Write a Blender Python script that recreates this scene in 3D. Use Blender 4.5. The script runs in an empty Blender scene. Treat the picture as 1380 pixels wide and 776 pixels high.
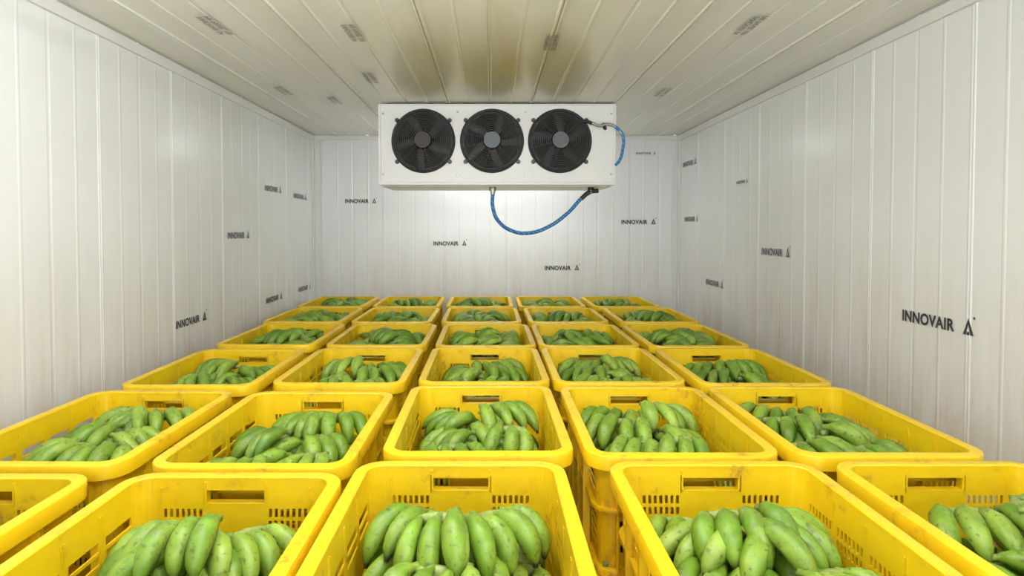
import bpy, bmesh, math, random
import numpy as np
from mathutils import Vector, Matrix
random.seed(7); np.random.seed(7)
S=bpy.context.scene
COL=S.collection
h=0.47
F=800.0
RIM=1.08
CAMZ=RIM+h
XL,XR=-2.77*h,2.92*h
YB=9.3*h
YF=-1.3
ZC=CAMZ+1.453*h

# ---------------------------------------------------------------- materials
def newmat(name):
    m=bpy.data.materials.new(name); m.use_nodes=True
    nt=m.node_tree; b=nt.nodes['Principled BSDF']
    return m,nt,b
def N(nt,t,**kw):
    n=nt.nodes.new(t)
    for k,v in kw.items(): setattr(n,k,v)
    return n
def simple(name,col,rough=0.5,metal=0.0,noise=0.0,scale=20,bump=0.0):
    m,nt,b=newmat(name)
    b.inputs['Roughness'].default_value=rough; b.inputs['Metallic'].default_value=metal
    tc=N(nt,'ShaderNodeTexCoord'); no=N(nt,'ShaderNodeTexNoise'); no.inputs['Scale'].default_value=scale; no.inputs['Detail'].default_value=5
    nt.links.new(tc.outputs['Object'],no.inputs['Vector'])
    mx=N(nt,'ShaderNodeMix',data_type='RGBA')
    mx.inputs['A'].default_value=(*col,1); mx.inputs['B'].default_value=(*[c*(1-noise) for c in col],1)
    nt.links.new(no.outputs['Fac'],mx.inputs['Factor']); nt.links.new(mx.outputs['Result'],b.inputs['Base Color'])
    return m
def ramp(nt,src,stops):
    r=N(nt,'ShaderNodeValToRGB'); e=r.color_ramp.elements
    while len(e)<len(stops): e.new(0.5)
    for i,(p,c) in enumerate(stops):
        e[i].position=p; e[i].color=(*c,1) if len(c)==3 else c
    nt.links.new(src,r.inputs['Fac']); return r.outputs['Color']
def g(v): return (v,v,v)

def wall_mat():
    m,nt,b=newmat('white_coated_panel')
    L=nt.links
    geo=N(nt,'ShaderNodeNewGeometry'); sep=N(nt,'ShaderNodeSeparateXYZ'); L.new(geo.outputs['Position'],sep.inputs[0])
    n1=N(nt,'ShaderNodeTexNoise'); n1.inputs['Scale'].default_value=1.6; n1.inputs['Detail'].default_value=3; L.new(geo.outputs['Position'],n1.inputs['Vector'])
    mp=N(nt,'ShaderNodeMapping'); mp.inputs['Scale'].default_value=(9,9,1.2); L.new(geo.outputs['Position'],mp.inputs['Vector'])
    n2=N(nt,'ShaderNodeTexNoise'); n2.inputs['Scale'].default_value=1.5; n2.inputs['Detail'].default_value=8; n2.inputs['Roughness'].default_value=.7; L.new(mp.outputs[0],n2.inputs['Vector'])
    c1=ramp(nt,n1.outputs['Fac'],[(0.3,(.84,.855,.865)),(0.7,(.815,.83,.835))])
    # dirt grows toward the floor
    mr=N(nt,'ShaderNodeMapRange'); mr.inputs['From Min'].default_value=1.55; mr.inputs['From Max'].default_value=0.95
    L.new(sep.outputs['Z'],mr.inputs['Value'])
    d=ramp(nt,n2.outputs['Fac'],[(0.42,g(0)),(0.72,g(1))])
    mu=N(nt,'ShaderNodeMath',operation='MULTIPLY'); L.new(mr.outputs[0],mu.inputs[0]); L.new(d,mu.inputs[1])
    mu2=N(nt,'ShaderNodeMath',operation='MULTIPLY'); mu2.inputs[1].default_value=.6; L.new(mu.outputs[0],mu2.inputs[0])
    mx=N(nt,'ShaderNodeMix',data_type='RGBA'); L.new(mu2.outputs[0],mx.inputs['Factor']); L.new(c1,mx.inputs['A']); mx.inputs['B'].default_value=(.64,.53,.38,1)
    L.new(mx.outputs['Result'],b.inputs['Base Color'])
    rr=ramp(nt,n1.outputs['Fac'],[(0.3,g(.21)),(0.7,g(.26))]); L.new(rr,b.inputs['Roughness'])
    bp=N(nt,'ShaderNodeBump'); bp.inputs['Strength'].default_value=.03; bp.inputs['Distance'].default_value=.01; L.new(n1.outputs['Fac'],bp.inputs['Height']); L.new(bp.outputs[0],b.inputs['Normal'])
    return m
def ceil_mat():
    m,nt,b=newmat('ceiling_coated_panel'); L=nt.links
    geo=N(nt,'ShaderNodeNewGeometry')
    # yellowed stain ahead of the cooler
    vs=N(nt,'ShaderNodeVectorMath',operation='SUBTRACT'); vs.inputs[1].default_value=(0.03,2.55,ZC); L.new(geo.outputs['Position'],vs.inputs[0])
    vm=N(nt,'ShaderNodeVectorMath',operation='MULTIPLY'); vm.inputs[1].default_value=(1/.95,1/1.6,1); L.new(vs.outputs[0],vm.inputs[0])
    ln=N(nt,'ShaderNodeVectorMath',operation='LENGTH'); L.new(vm.outputs[0],ln.inputs[0])
    mp=N(nt,'ShaderNodeMapping'); mp.inputs['Scale'].default_value=(7,1.1,1); L.new(geo.outputs['Position'],mp.inputs['Vector'])
    no=N(nt,'ShaderNodeTexNoise'); no.inputs['Scale'].default_value=1.3; no.inputs['Detail'].default_value=7; L.new(mp.outputs[0],no.inputs['Vector'])
    ad=N(nt,'ShaderNodeMath',operation='MULTIPLY_ADD'); ad.inputs[1].default_value=1.0; L.new(no.outputs['Fac'],ad.inputs[0]); L.new(ln.outputs['Value'],ad.inputs[2])
    st=ramp(nt,ad.outputs[0],[(0.45,g(.9)),(0.75,g(.6)),(0.98,g(.3)),(1.0,g(.28))])
    st2=ramp(nt,ln.outputs['Value'],[(0.3,g(1)),(1.0,g(0))])
    mm=N(nt,'ShaderNodeMath',operation='MULTIPLY'); L.new(st,mm.inputs[0]); L.new(st2,mm.inputs[1])
    c1=ramp(nt,no.outputs['Fac'],[(0.35,(.86,.85,.80)),(0.7,(.81,.79,.72))])
    mx=N(nt,'ShaderNodeMix',data_type='RGBA'); L.new(mm.outputs[0],mx.inputs['Factor']); L.new(c1,mx.inputs['A']); mx.inputs['B'].default_value=(.64,.54,.24,1)
    L.new(mx.outputs['Result'],b.inputs['Base Color']); b.inputs['Roughness'].default_value=.24
    return m
M_wall=wall_mat(); M_ceil=ceil_mat()
M_trim=simple('white_trim_metal',(.82,.82,.80),.35,0,.1,6)
M_floor=simple('concrete_floor',(.30,.29,.27),.7,0,.4,4)

def crate_mat():
    m,nt,b=newmat('yellow_hdpe_plastic'); L=nt.links
    tc=N(nt,'ShaderNodeTexCoord'); oi=N(nt,'ShaderNodeObjectInfo')
    va=N(nt,'ShaderNodeVectorMath',operation='ADD'); L.new(tc.outputs['Object'],va.inputs[0])
    sc=N(nt,'ShaderNodeVectorMath',operation='SCALE'); sc.inputs['Scale'].default_value=37.0
    cb=N(nt,'ShaderNodeCombineXYZ'); L.new(oi.outputs['Random'],cb.inputs[0]); L.new(oi.outputs['Random'],cb.inputs[1]); L.new(cb.outputs[0],sc.inputs[0]); L.new(sc.outputs[0],va.inputs[1])
    n1=N(nt,'ShaderNodeTexNoise'); n1.inputs['Scale'].default_value=9; n1.inputs['Detail'].default_value=8; n1.inputs['Roughness'].default_value=.65; L.new(va.outputs[0],n1.inputs['Vector'])
    n2=N(nt,'ShaderNodeTexNoise'); n2.inputs['Scale'].default_value=45; n2.inputs['Detail'].default_value=6; L.new(va.outputs[0],n2.inputs['Vector'])
    base=ramp(nt,n1.outputs['Fac'],[(0.3,(.89,.61,.007)),(0.65,(.81,.52,.007))])
    d=ramp(nt,n1.outputs['Fac'],[(0.53,g(0)),(0.68,g(.75))])
    d2=ramp(nt,n2.outputs['Fac'],[(0.5,g(0)),(0.62,g(1))])
    mu=N(nt,'ShaderNodeMath',operation='MULTIPLY'); L.new(d,mu.inputs[0]); L.new(d2,mu.inputs[1])
    mx=N(nt,'ShaderNodeMix',data_type='RGBA'); L.new(mu.outputs[0],mx.inputs['Factor']); L.new(base,mx.inputs['A']); mx.inputs['B'].default_value=(.38,.18,.03,1)
    L.new(mx.outputs['Result'],b.inputs['Base Color']); b.inputs['Roughness'].default_value=.38
    return m
M_crate=crate_mat()

def banana_mat():
    m,nt,b=newmat('green_banana_skin'); L=nt.links
    at=N(nt,'ShaderNodeAttribute',attribute_name='tint'); sep=N(nt,'ShaderNodeSeparateColor'); L.new(at.outputs['Color'],sep.inputs[0])
    tc=N(nt,'ShaderNodeTexCoord')
    n1=N(nt,'ShaderNodeTexNoise'); n1.inputs['Scale'].default_value=26; n1.inputs['Detail'].default_value=5; L.new(tc.outputs['Object'],n1.inputs['Vector'])
    n2=N(nt,'ShaderNodeTexNoise'); n2.inputs['Scale'].default_value=120; n2.inputs['Detail'].default_value=4; L.new(tc.outputs['Object'],n2.inputs['Vector'])
    n3=N(nt,'ShaderNodeTexNoise'); n3.inputs['Scale'].default_value=14; n3.inputs['Detail'].default_value=3; L.new(tc.outputs['Object'],n3.inputs['Vector'])
    base=ramp(nt,sep.outputs[0],[(0.0,(.095,.20,.012)),(0.5,(.165,.30,.020)),(1.0,(.28,.41,.05))])
    yl=ramp(nt,n3.outputs['Fac'],[(0.50,g(0)),(0.68,g(.45))])
    m0=N(nt,'ShaderNodeMix',data_type='RGBA'); L.new(yl,m0.inputs['Factor']); L.new(base,m0.inputs['A']); m0.inputs['B'].default_value=(.36,.44,.07,1)
    var=ramp(nt,n1.outputs['Fac'],[(0.3,g(.75)),(0.7,g(1.2))])
    m1=N(nt,'ShaderNodeMix',data_type='RGBA',blend_type='MULTIPLY'); m1.inputs['Factor'].default_value=1; L.new(m0.outputs['Result'],m1.inputs['A']); L.new(var,m1.inputs['B'])
    sp=ramp(nt,n2.outputs['Fac'],[(0.58,g(0)),(0.68,g(.8))])
    m2=N(nt,'ShaderNodeMix',data_type='RGBA'); L.new(sp,m2.inputs['Factor']); L.new(m1.outputs['Result'],m2.inputs['A']); m2.inputs['B'].default_value=(.10,.085,.025,1)
    tip=ramp(nt,sep.outputs[1],[(0.0,(.75,.75,.75)),(0.10,g(0)),(0.87,g(0)),(0.93,g(.45)),(0.96,g(1))])
    # stalk end is pale, blossom end is dark
    endc=ramp(nt,sep.outputs[1],[(0.4,(.27,.33,.09)),(0.6,(.03,.024,.012))])
    m3=N(nt,'ShaderNodeMix',data_type='RGBA'); L.new(tip,m3.inputs['Factor']); L.new(m2.outputs['Result'],m3.inputs['A']); L.new(endc,m3.inputs['B'])
    L.new(m3.outputs['Result'],b.inputs['Base Color']); b.inputs['Roughness'].default_value=.42
    return m
M_ban=banana_mat()
M_white=simple('white_painted_steel',(.84,.84,.83),.35,0,.06,5)
M_black=simple('black_fan_plastic',(.010,.010,.011),.45,0,.2,20)
M_guard=simple('fan_guard_wire',(.06,.058,.055),.35,.5,.2,20)
M_foot=simple('fan_foot_black',(.03,.03,.03),.4,.2,.2,20)
M_hub=simple('fan_hub_grey',(.10,.11,.12),.45,.2,.3,30)
M_hubd=simple('fan_hub_brown',(.04,.032,.028),.5,.2,.3,30)
M_blade=simple('fan_blade_dark',(.009,.0095,.010),.6,.1,.2,10)
M_metal=simple('dull_metal',(.45,.44,.42),.35,.9,.2,20)
def blue_mat():
    m,nt,b=newmat('blue_braided_hose'); L=nt.links
    tc=N(nt,'ShaderNodeTexCoord'); w=N(nt,'ShaderNodeTexWave'); w.inputs['Scale'].default_value=22; w.bands_direction='DIAGONAL'; L.new(tc.outputs['Object'],w.inputs['Vector'])
    c=ramp(nt,w.outputs['Fac'],[(0.8,(.01,.17,.48)),(0.97,(.12,.35,.62))]); L.new(c,b.inputs['Base Color']); b.inputs['Roughness'].default_value=.4
    return m
M_blue=blue_mat()
M_ink=simple('printed_black_ink',(.05,.05,.06),.5,0,.3,30)
M_inkf=simple('faded_grey_ink',(.24,.23,.20),.5,0,.3,30)
M_inkm=simple('worn_grey_ink',(.17,.17,.18),.5,0,.5,60)

# ---------------------------------------------------------------- helpers
def mkobj(name,verts,faces,mat,smooth=False,parent=None,loc=None):
    me=bpy.data.meshes.new(name); me.from_pydata([tuple(v) for v in verts],[],[tuple(f) for f in faces]); me.update()
    if mat: me.materials.append(mat)
    if smooth: me.polygons.foreach_set('use_smooth',[True]*len(me.polygons))
    o=bpy.data.objects.new(name,me); COL.objects.link(o)
    if parent: o.parent=parent
    if loc: o.location=loc
    return o
def box(V,Fc,x0,x1,y0,y1,z0,z1):
    b=len(V)
    V+= [(x0,y0,z0),(x1,y0,z0),(x1,y1,z0),(x0,y1,z0),(x0,y0,z1),(x1,y0,z1),(x1,y1,z1),(x0,y1,z1)]
    Fc+=[(b,b+3,b+2,b+1),(b+4,b+5,b+6,b+7),(b,b+1,b+5,b+4),(b+1,b+2,b+6,b+5),(b+2,b+3,b+7,b+6),(b+3,b,b+4,b+7)]
def boxobj(name,x0,x1,y0,y1,z0,z1,mat,parent=None,bev=0):
    V=[];Fc=[];box(V,Fc,x0,x1,y0,y1,z0,z1)
    o=mkobj(name,V,Fc,mat,parent=parent)
    if bev:
        md=o.modifiers.new('b','BEVEL'); md.width=bev; md.segments=3
    return o
def tube(name,pts,r,mat,parent=None,res=12):
    cu=bpy.data.curves.new(name,'CURVE'); cu.dimensions='3D'; cu.bevel_depth=r; cu.bevel_resolution=3; cu.resolution_u=res; cu.use_fill_caps=True
    sp=cu.splines.new('BEZIER'); sp.bezier_points.add(len(pts)-1)
    for p,c in zip(sp.bezier_points,pts):
        p.co=c; p.handle_left_type=p.handle_right_type='AUTO'
    cu.materials.append(mat)
    o=bpy.data.objects.new(name,cu); COL.objects.link(o)
    if parent: o.parent=parent
    return o

# ---------------------------------------------------------------- room shell
def profile(length,off,amp=1.0,minor=.1125):
    """(pos,depth) along the panel. depth>0 = into the room"""
    P=[(0,0)]
    n=int(length/minor)+2
    for i in range(n):
        c=off+i*minor
        if c<.02 or c>length-.02: continue
        if i%4==0:
            P+=[(c-.010,0),(c-.007,.0017*amp),(c-.002,.0017*amp),(c-.001,-.0013),(c+.002,-.0013),(c+.003,.0017*amp),(c+.008,.0017*amp),(c+.011,0)]
        elif i%2==0:
            P+=[(c-.008,0),(c-.004,-.0009*amp),(c+.004,-.0009*amp),(c+.008,0)]
        else:
            P+=[(c-.007,0),(c-.003,.0009*amp),(c+.003,.0009*amp),(c+.007,0)]
    P.append((length,0)); return P
TH=.08
def ribwall(name,kind,length,off,mat,amp=1.0):
    P=profile(length,off,amp); V=[];Fc=[]
    def pt(s,d,e):
        if kind=='left': return (XL+d,YF+s,0 if e==0 else ZC)
        if kind=='right': return (XR-d,YF+s,0 if e==0 else ZC)
        if kind=='back': return (XL+s,YB-d,0 if e==0 else ZC)
        if kind=='ceil': return (XL+s,YF if e==0 else YB,ZC-d)
    for s,d in P: V+=[pt(s,d,0),pt(s,d,1)]
    n=len(P)
    for i in range(n-1): Fc.append((2*i,2*i+2,2*i+3,2*i+1))
    # back sheet
    b=len(V)
    V+=[pt(0,-TH,0),pt(0,-TH,1),pt(length,-TH,0),pt(length,-TH,1)]
    Fc+=[(b,b+1,b+3,b+2),(0,1,b+1,b),(2*n-2,b+2,b+3,2*n-1)]
    return mkobj(name,V,Fc,mat)
ribwall('wall_left','left',YB-YF,.13,M_wall)
ribwall('wall_right','right',YB-YF,.30,M_wall)
ribwall('wall_back','back',XR-XL,.06,M_wall)
ribwall('ceiling','ceil',XR-XL,.17,M_ceil,3.0)
boxobj('floor',XL-TH,XR+TH,YF-TH,YB+TH,-.1,0,M_floor)
# unseen front wall; wide doorway added to let in soft fill light
V=[];Fc=[]
box(V,Fc,XL-TH,-1.0,YF-TH,YF,0,ZC); box(V,Fc,1.05,XR+TH,YF-TH,YF,0,ZC); box(V,Fc,-1.0,1.05,YF-TH,YF,2.1,ZC)
mkobj('wall_front',V,Fc,M_wall)
# corner trims
def ltrim(name,x0,x1,y0,y1,z0,z1): boxobj(name,x0,x1,y0,y1,z0,z1,M_trim,bev=.003)
ltrim('trim_1',XL,XL+.012,YF,YB,ZC-.045,ZC-.006)
ltrim('trim_2',XR-.012,XR,YF,YB,ZC-.045,ZC-.006)
ltrim('trim_3',XL,XR,YB-.012,YB,ZC-.035,ZC-.006)
ltrim('trim_4',XL+.002,XL+.05,YB-.014,YB,0.0,ZC-.036)
ltrim('trim_5',XR-.05,XR-.002,YB-.014,YB,0.0,ZC-.036)
ltrim('trim_6',XL,XL+.012,YB-.06,YB-.015,0.0,ZC-.046)
ltrim('trim_7',XR-.012,XR,YB-.06,YB-.015,0.0,ZC-.046)

# ---------------------------------------------------------------- crate
CW,CL,CH=.412,.555,.27
FL=.021
def perim(hx,hy,r,us,uy,cs=5):
    """ccw points; us/uy breakpoints in -1..1 for x sides & y sides"""
    pts=[];seg=[]
    ax,ay=hx-r,hy-r
    for u in us: pts.append((u*ax,-hy)); seg.append(('f',u))
    for k in range(1,cs): a=-math.pi/2+k/cs*math.pi/2; pts.append((ax+r*math.cos(a),-ay+r*math.sin(a))); seg.append(('c',0))
    for u in uy: pts.append((hx,u*ay)); seg.append(('r',u))
    for k in range(1,cs): a=k/cs*math.pi/2; pts.append((ax+r*math.cos(a),ay+r*math.sin(a))); seg.append(('c',0))
    for u in us: pts.append((-u*ax,hy)); seg.append(('b',-u))
    for k in range(1,cs): a=math.pi/2+k/cs*math.pi/2; pts.append((-ax+r*math.cos(a),ay+r*math.sin(a))); seg.append(('c',0))
    for u in uy: pts.append((-hx,-u*ay)); seg.append(('l',-u))
    for k in range(1,cs): a=math.pi+k/cs*math.pi/2; pts.append((-ax+r*math.cos(a),-ay+r*math.sin(a))); seg.append(('c',0))
    return pts,seg
def crate_mesh():
    R=.035; hx=CW/2-FL; hy=CL/2-FL; TAP=.012
    ax,ay=hx-R,hy-R
    # slots short side (in metres)
    xs=set([-ax,ax,-.055,.055]); sl_x=[]
    for i in range(7):
        a=.064+i*.0112
        for s in (1,-1):
            lo,hi=sorted((s*a,s*(a+.0062))); sl_x.append((lo,hi)); xs.update((lo,hi))
    mid=[]
    for i in range(-4,5):
        lo,hi=i*.0125-.0037,i*.0125+.0037; mid.append((lo,hi)); xs.update((lo,hi))
    us=sorted(x/ax for x in xs)
    ys=set([-ay,ay]); sl_y=[]
    for gi in range(-2,3):
        for i in range(7):
            lo=gi*.092-.038+i*.0112; sl_y.append((lo,lo+.0062)); ys.update((lo,lo+.0062))
    uy=sorted(y/ay for y in ys)
    zs=[0,.02,.05,.068,.076,.094,.102,.12,.135,CH-.098,CH-.083,CH-.077,CH-.0605,CH-.0545,CH-.050,CH-.026,CH-.003]
    zs=sorted(zs)
    V=[];Fc=[]; rings=[]
    for z in zs:
        t=TAP*(1-z/CH)
        p,seg=perim(hx-t,hy-t,R-.3*t,us,uy); rings.append(len(V)); V+=[(x,y,z) for x,y in p]
    n=len(p)
    def inr(v,lst,m):
        return any(lo-1e-5<v*m<hi+1e-5 for lo,hi in lst)
    for k in range(len(zs)-1):
        zm=(zs[k]+zs[k+1])/2
        for i in range(n):
            j=(i+1)%n
            s1,s2=seg[i],seg[j]; hole=False
            if s1[0]==s2[0]!='c':
                u=(s1[1]+s2[1])/2
                if s1[0] in 'fb':
                    if CH-.050<zm<CH-.026 and abs(u*ax)<.055: hole=True
                    if (CH-.083-.0155<zm<CH-.083 or CH-.077<zm<CH-.0605) and inr(u,sl_x,ax): hole=True
                    if (.05<zm<.068 or .076<zm<.094 or .102<zm<.12) and (inr(u,sl_x,ax) or inr(u,mid,ax)): hole=True
                else:
                    if (CH-.098<zm<CH-.083 or CH-.077<zm<CH-.0605 or .05<zm<.068 or .076<zm<.094 or .102<zm<.12) and inr(u,sl_y,ay): hole=True
            if not hole: Fc.append((rings[k]+i,rings[k]+j,rings[k+1]+j,rings[k+1]+i))
    me=bpy.data.meshes.new('tmp'); me.from_pydata(V,[],Fc)
    bm=bmesh.new(); bm.from_mesh(me)
    bmesh.ops.solidify(bm,geom=bm.faces[:],thickness=.0032)
    bm.to_mesh(me); bm.free()
    V=[tuple(v.co) for v in me.vertices]; Fc=[tuple(p.vertices) for p in me.polygons]; sm=[False]*len(Fc)
    # swept profiles
    def sweep(prof,zshift=0,cs=8,close=True):
        u2=[-1,1]
        base=len(V); m=len(prof)
        loops=[]
        for o,z in prof:
            t=TAP*(1-z/CH)
            p,_=perim(hx-t+o,hy-t+o,max(R+o,.004),u2,u2,cs); loops.append(p)
        nn=len(loops[0])
        for (o,z),p in zip(prof,loops): V.extend((x,y,z) for x,y in p)
        for a in range(m):
            b2=(a+1)%m
            for i in range(nn):
                j=(i+1)%nn
                Fc.append((base+a*nn+i,base+b2*nn+i,base+b2*nn+j,base+a*nn+j)); sm.append(True)
    H=CH
    sweep([(-.004,H-.006),(-.004,H-.002),(-.002,H),(.016,H),(.0195,H-.0012),(.021,H-.004),(.0215,H-.032),(.0185,H-.032),(.018,H-.006)])
    sweep([(-.001,.150),(.009,.150),(.010,.148),(.010,.142),(.009,.140),(-.001,.140)])
    sweep([(-.001,0.0),(.013,0.0),(.0135,.003),(.0135,.016),(.012,.018),(-.001,.018)])
    # vertical fins on outer faces
    def fin(x0,x1,y0,y1,z0,z1): box(V,Fc,x0,x1,y0,y1,z0,z1); sm.extend([False]*6)
    for y in [i*.092+s*.043 for i in range(-2,3) for s in (-1,1)]:
        if abs(y)>ay: continue
        for s in (1,-1):
            x0,x1=sorted((s*(hx-.006),s*(hx+.010))); fin(x0,x1,y-.0016,y+.0016,.018,H-.02)
    for x in (-.140,-.060,.060,.140):
        for s in (1,-1):
            y0,y1=sorted((s*(hy-.006),s*(hy+.010))); fin(x-.0016,x+.0016,y0,y1,.018,H-.02)
    # handle frame inside + outside lips
    for s in (1,-1):
        y0,y1=sorted((s*(hy-.006),s*(hy+.012)))
        fin(-.060,.060,y0,y1,H-.0545,H-.050); fin(-.060,-.055,y0,y1,H-.052,H-.010); fin(.055,.060,y0,y1,H-.052,H-.010)
    # floor plate
    fin(-hx+TAP,hx-TAP,-hy+TAP,hy-TAP,.001,.006)
    m=bpy.data.meshes.new('plastic_crate'); m.from_pydata(V,[],Fc); m.update()
    m.polygons.foreach_set('use_smooth',sm)
    bm=bmesh.new(); bm.from_mesh(m)
    # recalc only the swept/box islands safely
    bmesh.ops.recalc_face_normals(bm,faces=bm.faces[:])
    for e in bm.edges:
        if len(e.link_faces)==2 and e.calc_face_angle(0)>math.radians(40): e.smooth=False
    bm.to_mesh(m); bm.free()
    m.materials.append(M_crate)
    return m
CM=crate_mesh()

# lower stack mesh (three crates)
def stack_mesh():
    bm=bmesh.new()
    for k in range(3):
        b2=bmesh.new(); b2.from_mesh(CM); bmesh.ops.translate(b2,verts=b2.verts[:],vec=(0,0,k*CH))
        t=bpy.data.meshes.new('t'); b2.to_mesh(t); b2.free(); bm.from_mesh(t)
    m=bpy.data.meshes.new('crate_stack'); bm.to_mesh(m); bm.free(); m.materials.append(M_crate); return m
SM=stack_mesh()

# ---------------------------------------------------------------- bananas
NR,NS=14,10
TS=np.array([0,.05,.10,.16,.24,.35,.48,.60,.71,.81,.885,.94,.975,1.0])
RS=np.array([.38,.31,.34,.52,.77,.95,1.0,.98,.89,.72,.50,.30,.22,.17])
def finger(p0,yaw,e0,e1,L,R,side=0.0):
    """centreline points + frames. side = sideways curvature (rad)."""
    n=25; ts=np.linspace(0,1,n)
    el=e0+(e1-e0)*ts; yw=yaw+side*(ts-.2)
    d=np.stack([np.cos(el)*np.cos(yw),np.cos(el)*np.sin(yw),np.sin(el)],1)
    P=np.zeros((n,3)); P[1:]=np.cumsum((d[1:]+d[:-1])/2*(L/(n-1)),0); P+=np.array(p0)
    Q=np.stack([np.interp(TS,ts,P[:,k]) for k in range(3)],1)
    D=np.stack([np.interp(TS,ts,d[:,k]) for k in range(3)],1); D/=np.linalg.norm(D,axis=1)[:,None]
    return dict(P=Q,D=D,R=R,tint=random.random())
def rig_hand(nf,spread,wid,L,R,rows=2,flat=0.0,bend=0.0):
    """hand of bananas in local frame, heading +x, crown at origin"""
    out=[]; base=random.random()
    for r in range(rows):
        m=nf-(r%2)
        for i in range(m):
            u=(i-(m-1)/2)
            yaw=u*spread+random.uniform(-.06,.06)
            p=(-abs(u)*.004 - r*.004, u*wid, -r*.022)
            e0=math.radians(random.uniform(32,46)-r*26-flat*14); e1=math.radians(random.uniform(-76,-52)-r*2+flat*16)
            f=finger(p,yaw,e0,e1,L*random.uniform(.88,1.08)*(1-.10*(r==1)),R*random.uniform(.90,1.06),side=-u*spread*.8+bend)
            f['tint']=min(1,max(0,.5*base+.5*f['tint'])); out.append(f)
    return out
def rot(fs,yaw,pitch=0,roll=0):
    M=np.array(Matrix.Rotation(yaw,3,'Z')@Matrix.Rotation(pitch,3,'Y')@Matrix.Rotation(roll,3,'X'))
    for f in fs: f['P']=f['P']@M.T; f['D']=f['D']@M.T
    return fs
SI=[3,4,5,6,7,8,9,10]
def spheres(fs):
    C=np.concatenate([f['P'][SI] for f in fs]); r=np.concatenate([RS[SI]*f['R'] for f in fs]); return C,r
AX,AY=CW/2-FL-.010,CL/2-FL-.010
class Pile:
    def __init__(s): s.f=[]; s.C=np.zeros((0,3)); s.r=np.zeros(0); s.crowns=[]
    def fit(s,fs,x,y):
        C,r=spheres(fs); ex=.012
        lo=(C[:,:2]-r[:,None]).min(0); hi=(C[:,:2]+r[:,None]).max(0)
        c=(lo+hi)/2; hw=(hi-lo)/2
        lx=max(AX-ex-hw[0],0); ly=max(AY-ex-hw[1],0)
        return np.array([min(max(x,-lx),lx)-c[0],min(max(y,-ly),ly)-c[1]])
    def height(s,fs,off,k=.86):
        C,r=spheres(fs); C=C.copy(); C[:,:2]+=off
        z=(r-C[:,2]).max()+.008
        if len(s.r):
            d=C[:,None,:2]-s.C[None,:,:2]; d2=(d**2).sum(2); rr=(r[:,None]+s.r[None])*k
            ok=d2<rr**2
            if ok.any():
                zz=s.C[None,:,2]+np.sqrt(np.where(ok,rr**2-d2,0))-C[:,None,2]
                z=max(z,np.where(ok,zz,-9).max())
        return z
    def over(s,fs,off,z,top,dome):
        """how far the piece would rise above the mound envelope"""
        C,r=spheres(fs); X=C[:,0]+off[0]; Y=C[:,1]+off[1]
        lim=top-dome*np.maximum((X/AX)**2,(Y/AY)**2)
        return (C[:,2]+z+r-lim).max()
    def put(s,fs,off,z,crown=None):
        for f in fs:
            f['P']=f['P']+np.array([off[0],off[1],z])
        C,r=spheres(fs); s.C=np.concatenate([s.C,C]); s.r=np.concatenate([s.r,r]); s.f+=fs
        if crown is not None: s.crowns.append((crown[0]+off[0],crown[1]+off[1],z,crown[2],crown[3]))
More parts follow.
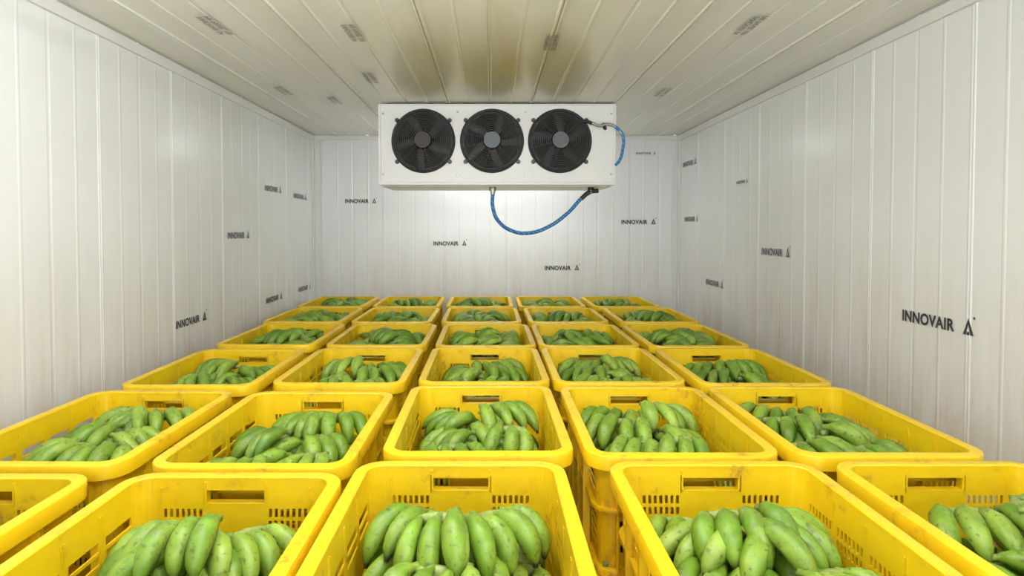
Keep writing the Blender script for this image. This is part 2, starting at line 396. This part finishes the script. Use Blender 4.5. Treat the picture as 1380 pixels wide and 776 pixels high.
def make_pile(seed,style,hands,top=.25,dome=.07,last=()):
    random.seed(seed); pl=Pile()
    # loose filling
    for k in range(130):
        best=None
        for c in range(9):
            L=random.uniform(.12,.15)
            f=[finger((0,0,0),0,random.uniform(-.1,.1),random.uniform(-.1,.1),L,random.uniform(.018,.021),side=random.choice((-1,1))*random.uniform(.6,1.0))]
            rot(f,random.uniform(0,6.28))
            off=pl.fit(f,random.uniform(-AX,AX),random.uniform(-AY,AY)); z=pl.height(f,off,.80)
            ov=pl.over(f,off,z,top-.105,dome*.6)
            if ov>0: continue
            if best is None or z<best[0]: best=(z,f,off)
        if best is None:
            if k>50: break
            continue
        pl.put(best[1],best[2],best[0])
    sy=.9 if style!='far' else 1.4
    def loose(n,topd):
        for c in range(n):
            best=None
            for q in range(8):
                f=[finger((0,0,0),0,random.uniform(.3,.6),random.uniform(-.95,-.5),random.uniform(.11,.135),random.uniform(.018,.0205))]
                rot(f,-math.pi/2+random.uniform(-sy,sy),random.uniform(-.1,.35),random.uniform(-.5,.5))
                off=pl.fit(f,random.uniform(-AX,AX),random.uniform(-AY,AY)); z=pl.height(f,off,.80)
                ov=pl.over(f,off,z,top-topd,dome)
                if ov>0: continue
                if best is None or z<best[3]: best=(z,f,off,z)
            if best: pl.put(best[1],best[2],best[3])
    cut=.045 if last else 0
    for rep in range(1 if last else 3):
      for (x,y,yaw,nf,sp) in hands:
        best=None
        rw=2 if (rep==0 and not last) else 1
        for c in range(14):
            fs=rig_hand(max(3,nf-(rep>0)),sp,.031,random.uniform(.122,.142),random.uniform(.0185,.0205),rows=rw,flat=1 if last else 0)
            yy=yaw+random.uniform(-.25,.25)
            pit=random.uniform(-.05,.35); rot(fs,yy,pit,random.uniform(-.2,.2))
            j=.03 if rep==0 else .07
            off=pl.fit(fs,x+random.uniform(-j,j),y+random.uniform(-j,j)); z=pl.height(fs,off,.70)
            ov=pl.over(fs,off,z,top-cut,dome)
            if ov>(.014 if rep==0 else .006): continue
            if best is None or ov<best[0]: best=(ov,fs,off,z,(0,0,yy,nf*.028))
        if best: pl.put(best[1],best[2],best[3],best[4])
    loose(40,cut if last else .004)
    # big hands laid on top, fingers draped toward the doorway; front ones first
    for (x,y,yaw,nf,sp,pit,rows) in last:
        best=None
        for c in range(40):
            fs=rig_hand(nf,sp*random.uniform(1.0,1.45),.0285,random.uniform(.128,.148),random.uniform(.0182,.0198),rows=rows,flat=random.uniform(.0,.6),bend=random.uniform(-.35,.35))
            yy=yaw+random.uniform(-.3,.3); rot(fs,yy,pit+random.uniform(-.2,.15),random.uniform(-.3,.3))
            off=pl.fit(fs,x+random.uniform(-.035,.035),y+random.uniform(-.04,.04)); z=pl.height(fs,off,.64)
            ov=pl.over(fs,off,z,top,dome*.8)
            if best is None or ov<best[0]: best=(ov,fs,off,z,(0,0,yy,nf*.028))
        ov=best[0]; z=best[3]-max(0,ov-.012)
        pl.put(best[1],best[2],z,best[4])
    return pl
def pile_mesh(pl,name):
    V=[];Fc=[];T=[]
    ang=np.linspace(0,2*math.pi,NS,endpoint=False)
    rad=1+.07*np.cos(5*ang)
    fq=[]
    for i in range(NR-1):
        for j in range(NS):
            fq.append((i*NS+j,i*NS+(j+1)%NS,(i+1)*NS+(j+1)%NS,(i+1)*NS+j))
    fq=np.array(fq); n=0; tris=[];quads=[]
    for f in pl.f:
        D=f['D']; up=np.array([0,0,1.0]); A=np.cross(D,up); A/=np.linalg.norm(A,axis=1)[:,None]+1e-9; B=np.cross(A,D)
        r=RS*f['R']
        ring=f['P'][:,None,:]+(r[:,None]*rad[None]*np.cos(ang)[None])[:,:,None]*A[:,None,:]+(r[:,None]*rad[None]*np.sin(ang)[None])[:,:,None]*B[:,None,:]
        V.append(ring.reshape(-1,3)); quads.append(fq+n)
        T.append(np.stack([np.full(NR*NS,f['tint']),np.repeat(TS,NS),np.zeros(NR*NS),np.ones(NR*NS)],1))
        m=n+NR*NS
        V.append(np.array([f['P'][0],f['P'][-1]])); T.append(np.array([[f['tint'],0,0,1],[f['tint'],1,0,1]]))
        for j in range(NS):
            tris.append((m,n+(j+1)%NS,n+j)); tris.append((m+1,n+(NR-1)*NS+j,n+(NR-1)*NS+(j+1)%NS))
        n=m+2
    # crowns: squashed ellipsoid joining the stalks
    for (cx,cy,cz,yaw,w) in pl.crowns:
        us,vs=8,6; b=n; pts=[]
        for i in range(vs+1):
            ph=-math.pi/2+math.pi*i/vs
            for j in range(us):
                th=2*math.pi*j/us
                lx=.012*math.cos(ph)*math.cos(th)-.002; ly=w*.5*math.cos(ph)*math.sin(th); lz=.013*math.sin(ph)-.008
                pts.append((cx+lx*math.cos(yaw)-ly*math.sin(yaw),cy+lx*math.sin(yaw)+ly*math.cos(yaw),cz+lz))
        V.append(np.array(pts)); T.append(np.array([[.8,.0,0,1]]*len(pts)))
        q=[]
        for i in range(vs):
            for j in range(us): q.append((b+i*us+j,b+i*us+(j+1)%us,b+(i+1)*us+(j+1)%us,b+(i+1)*us+j))
        quads.append(np.array(q)); n+=len(pts)
    V=np.concatenate(V);T=np.concatenate(T);Q=np.concatenate(quads)
    me=bpy.data.meshes.new(name); me.from_pydata(V.tolist(),[],Q.tolist()+tris); me.update()
    at=me.color_attributes.new('tint','FLOAT_COLOR','POINT'); at.data.foreach_set('color',T.astype(np.float32).ravel())
    me.polygons.foreach_set('use_smooth',[True]*len(me.polygons)); me.materials.append(M_ban)
    return me
d2=math.radians
def rnd_hands(seed,wide=False):
    random.seed(seed*13+5); H=[]
    for (x,y) in [(-.09,-.14),(.09,-.14),(0,-.06),(-.09,.0),(.09,.01),(0,.08),(-.09,.15),(.09,.15)]:
        yaw=-90+random.uniform(-45,45) if not wide else random.choice((-90,-150,-30,180,0))+random.uniform(-25,25)
        H.append((x+random.uniform(-.02,.02),y,d2(yaw),random.choice((3,4,4)),random.uniform(.12,.2)))
    return H
# (x,y,yaw,n,spread,pitch,rows)
LAST=[ # left-most .. right-most front crate
 [(-.08,-.08,d2(-100),4,.2,.4,1),(.08,-.05,d2(-75),4,.2,.4,1),(-.07,.08,d2(-120),5,.2,.25,1),(.09,.09,d2(-65),4,.2,.3,1)],
 [(-.08,-.10,d2(-105),4,.17,.45,1),(.08,-.10,d2(-75),4,.17,.45,1),(-.09,.06,d2(-145),4,.17,.2,1),(.09,.07,d2(-55),4,.2,.3,1),(-.01,.08,d2(-95),5,.16,.3,1)],
 [(-.05,-.12,d2(-100),4,.2,.45,1),(.08,-.10,d2(-75),4,.2,.45,1),(-.08,.07,d2(-130),5,.2,.25,1),(.09,.07,d2(-45),5,.2,.25,1),(.0,.03,d2(-92),3,.16,.35,1)],
 [(-.08,-.11,d2(-105),4,.17,.45,1),(.08,-.10,d2(-70),4,.17,.45,1),(-.09,.07,d2(-140),4,.2,.25,1),(.09,.07,d2(-50),5,.17,.25,1),(-.01,.07,d2(-95),4,.17,.35,1)],
 [(-.07,-.08,d2(-100),4,.18,.4,1),(.08,-.08,d2(-65),4,.2,.4,1),(-.06,.07,d2(-85),5,.18,.3,1),(.09,.06,d2(-50),4,.2,.3,1)],
]
hero=[pile_mesh(make_pile(11+i,'hero',rnd_hands(40+i),.278,.075,LAST[i]),'green_bananas_a') for i in range(5)]
midp=[]
for i in range(5):
    random.seed(900+i); s=random.choice((-1,1)); ru=random.uniform
    LM=[(s*.07,-.12,d2(-90+ru(-25,25)),4,.17,.45,1),(-s*.07,-.10,d2(-90+ru(-25,25)),3,.17,.45,1),
        (s*.08,.01,d2(-90+s*ru(10,60)),4,.18,.35,1),(-s*.07,.02,d2(-90-s*ru(10,60)),3,.18,.35,1),
        (s*.06,.12,d2(-90+s*ru(10,70)),5,.18,.25,1),(-s*.08,.12,d2(-90-s*ru(10,60)),4,.18,.25,1)]
    midp.append(pile_mesh(make_pile(31+i,'mid',rnd_hands(i),.276,.08,LM),'green_bananas_b'))
farp=[pile_mesh(make_pile(51+i,'far',rnd_hands(20+i,True),.298,.07),'green_bananas_c') for i in range(5)]

# ---------------------------------------------------------------- place stacks
rowsY=[(1.36,),(2.60,),(3.82,),(5.03,),(6.33,),(7.60,)]
cols=[[-2.04,-1.03,-.13,.93,1.88],
      [-2.01,-1.03,-.063,.865,1.79],
      [-1.96,-1.00,-.05,.85,1.79],
      [-1.96,-1.00,-.05,.85,1.79],
      [-2.05,-1.08,-.11,.84,1.83],
      [-2.08,-1.11,-.15,.79,1.75]]
dy=[[-.13,-.12,0,0,0],[-.12,-.14,0,-.02,-.02],[-.08,-.03,0,0,-.04],[.04,.02,0,0,-.02],[.02,0,0,0,0],[0,0,0,0,0]]
random.seed(3)
for r in range(6):
    for c in range(5):
        x=cols[r][c]*h; y=(rowsY[r][0]+dy[r][c])*h+CL/2
        a=math.radians(random.uniform(-.5,.5))
        o=bpy.data.objects.new('plastic_crate_stack',SM); COL.objects.link(o); o.location=(x,y,0); o.rotation_euler[2]=a
        o=bpy.data.objects.new('plastic_crate',CM); COL.objects.link(o); o.location=(x,y,3*CH); o.rotation_euler[2]=a
        me=hero[c] if r<1 else (midp if r<3 else farp)[(c+2*r)%5]
        o=bpy.data.objects.new('green_banana_pile',me); COL.objects.link(o); o.location=(x,y,3*CH); o.rotation_euler[2]=a
        if r>=1 and (r*5+c*3)%2: o.scale[0]=-1

# ---------------------------------------------------------------- evaporator cooler
YU=6.9*h
def px(xp,yp,d): # metric position of a feature measured in the photo, on the real plane at depth d
    return ((xp-662)/F*d, (308-yp)/F*d+CAMZ)
cooler=bpy.data.objects.new('evaporator_cooler',None); COL.objects.link(cooler)
x0,z1=px(512,141,YU); x1,z0=px(828,247,YU); z1=min(z1,ZC-.008)
V=[];Fc=[]; box(V,Fc,x0,x1,YU+.012,YU+.40,z0,z1-.002)
b=mkobj('housing',V,Fc,M_white,parent=cooler); b.modifiers.new('b','BEVEL').width=.004
# front sheet with three circular openings
fc=[px(571,191,YU)[0],px(663,190,YU)[0],px(754,192,YU)[0]]; fz=px(0,190.5,YU)[1]; FR=.166
def front_sheet():
    V=[];Fc=[]; NSEG=48
    bounds=[x0,(fc[0]+fc[1])/2,(fc[1]+fc[2])/2,x1]
    for k in range(3):
        xa,xb=bounds[k],bounds[k+1]; cx=fc[k]; b=len(V)
        for i in range(NSEG):
            a=2*math.pi*i/NSEG; ca,sa=math.cos(a),math.sin(a)
            V.append((cx+FR*ca,YU,fz+FR*sa)); V.append((cx+FR*ca,YU+.02,fz+FR*sa))
            # ray to rect
            t=min([(xb-cx)/ca if ca>1e-6 else 9,(xa-cx)/ca if ca<-1e-6 else 9,(z1-fz)/sa if sa>1e-6 else 9,(z0-fz)/sa if sa<-1e-6 else 9])
            V.append((cx+t*ca,YU,fz+t*sa))
        for i in range(NSEG):
            j=(i+1)%NSEG
            Fc.append((b+3*i,b+3*i+2,b+3*j+2,b+3*j)); Fc.append((b+3*i,b+3*j,b+3*j+1,b+3*i+1))
        # corner fill
        for (qx,qz) in ((xa,z0),(xb,z0),(xb,z1),(xa,z1)):
            a=math.atan2(qz-fz,qx-cx)%(2*math.pi); i=int(a/(2*math.pi)*NSEG)%NSEG; j=(i+1)%NSEG
            V.append((qx,YU,qz)); Fc.append((b+3*i+2,len(V)-1,b+3*j+2))
    return mkobj('front_panel',V,Fc,M_white,parent=cooler)
front_sheet()
for nm,a in (('rim_top',(x0-.002,x1+.002,YU-.012,YU+.02,z1-.008,z1)),('rim_bottom',(x0-.002,x1+.002,YU-.014,YU+.02,z0-.010,z0+.006)),('rim_left',(x0-.004,x0+.008,YU-.012,YU+.02,z0,z1-.008)),('rim_right',(x1-.008,x1+.004,YU-.012,YU+.02,z0,z1-.008)),
             ('drip_tray',(x0+.01,x1-.01,YU+.02,YU+.38,z0-.016,z0+.001)),('hanger_left',(x0+.10,x0+.14,YU+.1,YU+.3,z1-.01,ZC)),('hanger_right',(x1-.14,x1-.10,YU+.1,YU+.3,z1-.01,ZC))):
    boxobj(nm,*a,M_white,parent=cooler,bev=.002)
def ringverts(V,Fc,cx,cy,cz,R,r,ns=40,nt=6):
    b=len(V)
    for i in range(ns):
        a=2*math.pi*i/ns
        for j in range(nt):
            t=2*math.pi*j/nt; rr=R+r*math.cos(t); V.append((cx+rr*math.cos(a),cy+r*math.sin(t),cz+rr*math.sin(a)))
    for i in range(ns):
        for j in range(nt):
            Fc.append((b+i*nt+j,b+((i+1)%ns)*nt+j,b+((i+1)%ns)*nt+(j+1)%nt,b+i*nt+(j+1)%nt))
def disc(V,Fc,cx,y0,y1,cz,R,ns=32,Rf=None):
    b=len(V); Rf=Rf or R
    for i in range(ns):
        a=2*math.pi*i/ns; V.append((cx+Rf*math.cos(a),y0,cz+Rf*math.sin(a))); V.append((cx+R*math.cos(a),y1,cz+R*math.sin(a)))
    Fc.append([b+2*i for i in range(ns)][::-1]); Fc.append([b+2*i+1 for i in range(ns)])
    for i in range(ns):
        j=(i+1)%ns; Fc.append((b+2*i,b+2*j,b+2*j+1,b+2*i+1))
def domey(rr): # guard bulge toward the room
    return YU-.004-.040*math.sqrt(max(0,1-(rr/(FR+.004))**2.6))
for k in range(3):
    cx=fc[k]
    V=[];Fc=[]; disc(V,Fc,cx,YU+.0085,YU+.012,fz,FR-.001,48); mkobj(f'fan_back_{k+1}',V,Fc,M_black,parent=cooler)
    V=[];Fc=[]; ringverts(V,Fc,cx,YU-.003,fz,FR+.002,.0065,56,8)
    mkobj(f'fan_shroud_{k+1}',V,Fc,M_black,True,parent=cooler)
    # blades
    V=[];Fc=[]
    for q in range(5):
        a0=2*math.pi*q/5+k*.4; b=len(V); nr=6
        for i in range(nr):
            rr=.04+(FR-.055)*i/(nr-1); w=.30+.22*(i/(nr-1)); sk=.25*i/(nr-1)
            for s,yy in ((-w,.006),(0,-.004),(w,-.018)):
                V.append((cx+rr*math.cos(a0+s+sk),YU+yy,fz+rr*math.sin(a0+s+sk)))
        for i in range(nr-1):
            for s in range(2): Fc.append((b+i*3+s,b+i*3+s+1,b+i*3+s+4,b+i*3+s+3))
    mkobj(f'fan_blades_{k+1}',V,Fc,M_blade,True,parent=cooler)
    V=[];Fc=[]
    nring=11
    for i in range(nring):
        rr=.055+(FR-.060)*i/(nring-1); ringverts(V,Fc,cx,domey(rr),fz,rr,.0021,48,5)
    for q in range(12):
        a=2*math.pi*(q+.5)/12; prev=None
        for i in range(9):
            rr=.045+(FR+.006-.045)*i/8; p=Vector((cx+rr*math.cos(a),domey(rr)+.002,fz+rr*math.sin(a)))
            tn=Vector((-math.sin(a),0,math.cos(a)))*.0018; up=Vector((0,-.003,0))
            b=len(V); V+=[tuple(p-tn),tuple(p+up),tuple(p+tn)]
            if prev is not None: Fc+=[(prev,prev+1,b+1,b),(prev+1,prev+2,b+2,b+1)]
            prev=b
    mkobj(f'fan_guard_{k+1}',V,Fc,M_guard,True,parent=cooler)
    V=[];Fc=[]; disc(V,Fc,cx,domey(.03)-.008,YU,fz,.050,32,.044); mkobj(f'fan_hub_{k+1}',V,Fc,M_hub if k else M_hubd,False,parent=cooler)
    # four mounting feet with bolts
    V=[];Fc=[]
    for q in range(4):
        a=math.pi/4+math.pi/2*q+(.12 if q%2 else -.12); bx,bz=cx+(FR+.016)*math.cos(a),fz+(FR+.016)*math.sin(a)
        disc(V,Fc,bx,YU-.016,YU,bz,.0125,14,.009)
        ux,uz=math.cos(a),math.sin(a); b=len(V)
        for yy in (YU-.006,YU):
            for (s,w) in ((-.03,-.010),(-.03,.010),(.0,.010),(.0,-.010)): V.append((bx+ux*s-uz*w,yy,bz+uz*s+ux*w))
        Fc+=[(b,b+1,b+2,b+3),(b,b+4,b+5,b+1),(b+1,b+5,b+6,b+2),(b+2,b+6,b+7,b+3),(b+3,b+7,b+4,b)]
    mkobj(f'fan_feet_{k+1}',V,Fc,M_foot,parent=cooler)
def P3(xp,yp,d): x,z=px(xp,yp,d); return (x,d,z)
# drain / spray hose slung below the unit
hy_=YU+.10
def vcyl(name,x,y,z0_,z1_,r,mat):
    V=[];Fc=[];n=16
    for z in (z0_,z1_):
        for i in range(n): a=2*math.pi*i/n; V.append((x+r*math.cos(a),y+r*math.sin(a),z))
    Fc.append(list(range(n))[::-1]); Fc.append([n+i for i in range(n)])
    for i in range(n): Fc.append((i,(i+1)%n,n+(i+1)%n,n+i))
    return mkobj(name,V,Fc,mat,parent=cooler)
xa,za=px(664,262,hy_); vcyl('drain_fitting_1',xa,hy_,za,z0-.01,.014,M_metal); vcyl('drain_nut_1',xa,hy_,z0-.035,z0-.016,.02,M_metal)
xb,zb=px(796,260,hy_); vcyl('drain_fitting_2',xb,hy_,zb,z0-.01,.012,M_metal); vcyl('drain_nut_2',xb,hy_,z0-.033,z0-.016,.018,M_black)
tube('blue_hose',[(xa,hy_,za+.004),P3(664,278,hy_),P3(671,297,hy_),P3(690,311,hy_),P3(712,314,hy_),P3(738,306,hy_),P3(765,287,hy_),P3(785,266,hy_),(xb-.006,hy_,zb+.002)],.0105,M_blue,cooler)
tube('hose_ferrule',[P3(783,268,hy_),P3(794,259,hy_),P3(806,257,hy_)],.013,M_black,cooler)
# wiring at the right-hand fan
dw=YU-.03
tube('power_cable',[P3(783,164,YU-.02),P3(796,166,dw),P3(806,170,dw),P3(818,168,dw),P3(829,172,dw),P3(837,181,dw)],.0075,M_metal,cooler)
tube('cable_sleeve',[P3(783,164,YU-.02),P3(792,165,dw),P3(797,167,dw)],.009,M_black,cooler)
tube('blue_spray_hose',[P3(829,172,dw),P3(838,182,dw),P3(838,205,dw),P3(834,217,dw),P3(829,223,dw)],.008,M_blue,cooler)
tube('cable_gland',[P3(812,168,dw),P3(814,172,YU-.008),P3(815,175,YU+.01)],.010,M_black,cooler)
for i,(sx,sz) in enumerate(((x0+.02,z0+.05),(x1-.02,z0+.05),(x0+.02,z1-.05),(x1-.02,z1-.05),((fc[0]+fc[1])/2,z0+.04),((fc[1]+fc[2])/2,z0+.04),((fc[0]+fc[1])/2,z1-.04),((fc[1]+fc[2])/2,z1-.04))):
    V=[];Fc=[]; disc(V,Fc,sx,YU-.003,YU,sz,.006,12,.004); mkobj(f'panel_screw_{i+1}',V,Fc,M_metal,parent=cooler)

# ---------------------------------------------------------------- printed lettering on the panels
def lettering(kind,a,z,w,mat,body='INNOVAIR',logo=True,lines=1,name='wall_lettering'):
    cu=bpy.data.curves.new('t','FONT'); cu.body=body; cu.size=1; cu.align_x='CENTER'; cu.align_y='CENTER'; cu.offset=.035 if logo else .02; cu.extrude=0
    if logo: cu.space_character=1.08
    o=bpy.data.objects.new('t',cu); COL.objects.link(o); bpy.context.view_layer.update()
    me=bpy.data.meshes.new_from_object(o.evaluated_get(bpy.context.evaluated_depsgraph_get())); bpy.data.objects.remove(o)
    co=np.array([v.co[:] for v in me.vertices]); lo,hi=co.min(0),co.max(0); c=(lo+hi)/2
    W=hi[0]-lo[0]; s=(w*(.74 if logo else 1))/W; hh=(hi[1]-lo[1])*s
    V=[((x-c[0])*s-(w*.13 if logo else 0),(y-c[1])*s*(1.12 if logo else 1)) for x,y,_ in co]; Fc=[list(p.vertices) for p in me.polygons]
    if logo:
        # open triangle mark with a dot
        b=len(V); cx=w*.41; H2=hh*.56; t=w*.036
        V+=[(cx-H2,-H2),(cx-H2+t,-H2),(cx,H2-.5*t),(cx,H2+t)]; Fc.append((b,b+1,b+2,b+3))
        b=len(V); V+=[(cx,H2+t),(cx,H2-.5*t),(cx+H2-t,-H2),(cx+H2,-H2)]; Fc.append((b,b+1,b+2,b+3))
        b=len(V); V+=[(cx-.3*H2,-H2),(cx+.3*H2,-H2),(cx+.2*H2,-H2*.5),(cx-.2*H2,-H2*.5)]; Fc.append((b,b+1,b+2,b+3))
        b=len(V); r=w*.014; V+=[(cx+H2*1.1+r*math.cos(q),H2*1.7+r*math.sin(q)) for q in [i*math.pi/4 for i in range(8)]]; Fc.append(list(range(b,b+8)))
    e=.0028 if kind!='ceil' else .0065
    if kind=='back': VV=[(a+x,YB-e,z+y) for x,y in V]
    elif kind=='left': VV=[(XL+e,a+x,z+y) for x,y in V]
    elif kind=='right': VV=[(XR-e,a-x,z+y) for x,y in V]
    elif kind=='ceil': VV=[(a-y,z+x,ZC-e) for x,y in V]
    mkobj(name,VV,Fc,mat)
def wpos(kind,xp,yp):
    if kind=='back': return ((xp-662)/F*YB,(308-yp)/F*YB+CAMZ)
    X=XL if kind=='left' else XR
    if kind in('left','right'):
        d=X*F/(xp-662); return (d,(308-yp)/F*d+CAMZ)
    d=(ZC-CAMZ)*F/(308-yp); return ((xp-662)/F*d,d)
for xp,yp,w,m in ((487,271,.235,M_ink),(607,328,.25,M_ink),(758,361,.26,M_ink),(861,299,.26,M_ink),(870,207,.15,M_inkf)):
    lettering('back',*wpos('back',xp,yp),w,m)
for xp,yp,m in ((257,432,M_ink),(322,317,M_inkm),(369,402,M_ink),(369,255,M_inkm),(405,265,M_inkm),(410,388,M_inkm)):
    lettering('left',*wpos('left',xp,yp),.27,m)
for xp,yp,m,w in ((1265,434,M_ink,.30),(1046,340,M_inkm,.29),(964,382,M_inkm,.29),(932,295,M_inkm,.28),(929,220,M_inkm,.28),(1000,245,M_inkf,.15)):
    lettering('right',*wpos('right',xp,yp),w,m)
for xp,yp in ((293,35),(383,122),(452,135),(478,45),(742,58),(1007,35),(892,124),(500,105)):
    lettering('ceil',*wpos('ceil',xp,yp),.18,M_inkf,body='INNOVAIR 04\nPIR PANEL 100',logo=False,name='ceiling_lettering')

# ---------------------------------------------------------------- lamps
def glow(name,s):
    m,nt,b=newmat(name); b.inputs['Emission Color'].default_value=(.97,.985,1,1); b.inputs['Emission Strength'].default_value=s; return m
G1=glow('fluorescent_tube_glow',80); G2=glow('hidden_fill_tube_glow',30)
def lamp(x,y,L,G):
    root=bpy.data.objects.new('unseen_tube_lamp',None); COL.objects.link(root)
    boxobj('lamp_body',x-L/2,x+L/2,y-.02,y+.02,ZC-.028,ZC-.006,M_white,root,.004)
    boxobj('lamp_end_left',x-L/2,x-L/2+.02,y-.02,y+.02,ZC-.125,ZC-.026,M_white,root,.004)
    boxobj('lamp_end_right',x+L/2-.02,x+L/2,y-.02,y+.02,ZC-.125,ZC-.026,M_white,root,.004)
    V=[];Fc=[];n=12;r=.014
    for xx in (x-L/2+.02,x+L/2-.02):
        for i in range(n): a=2*math.pi*i/n; V.append((xx,y+r*math.cos(a),ZC-.105+r*math.sin(a)))
    for i in range(n): Fc.append((i,(i+1)%n,n+(i+1)%n,n+i))
    mkobj('tube',V,Fc,G,True,root)
lamp(-.35,1.1,1.2,G1); lamp(.45,.2,1.2,G1); lamp(.03,4.02,1.1,G2)  # all unseen; the last, behind the cooler, is added to brighten the back wall
w=bpy.data.worlds.new('World'); S.world=w; w.use_nodes=True
w.node_tree.nodes['Background'].inputs['Color'].default_value=(.95,.975,1,1); w.node_tree.nodes['Background'].inputs['Strength'].default_value=3.8

# ---------------------------------------------------------------- camera
cam=bpy.data.cameras.new('camera'); co=bpy.data.objects.new('camera',cam); COL.objects.link(co); S.camera=co
cam.sensor_width=36; cam.lens=F/1380*36
PT=math.radians(1.5)
co.location=(0,0,CAMZ); co.rotation_euler=(math.pi/2-PT,0,0)
cam.shift_x=(690-662)/1380; cam.shift_y=-(80-F*math.tan(PT))/1380
cam.clip_start=.02
S.view_settings.view_transform='Standard'; S.view_settings.look='None'; S.view_settings.exposure=0
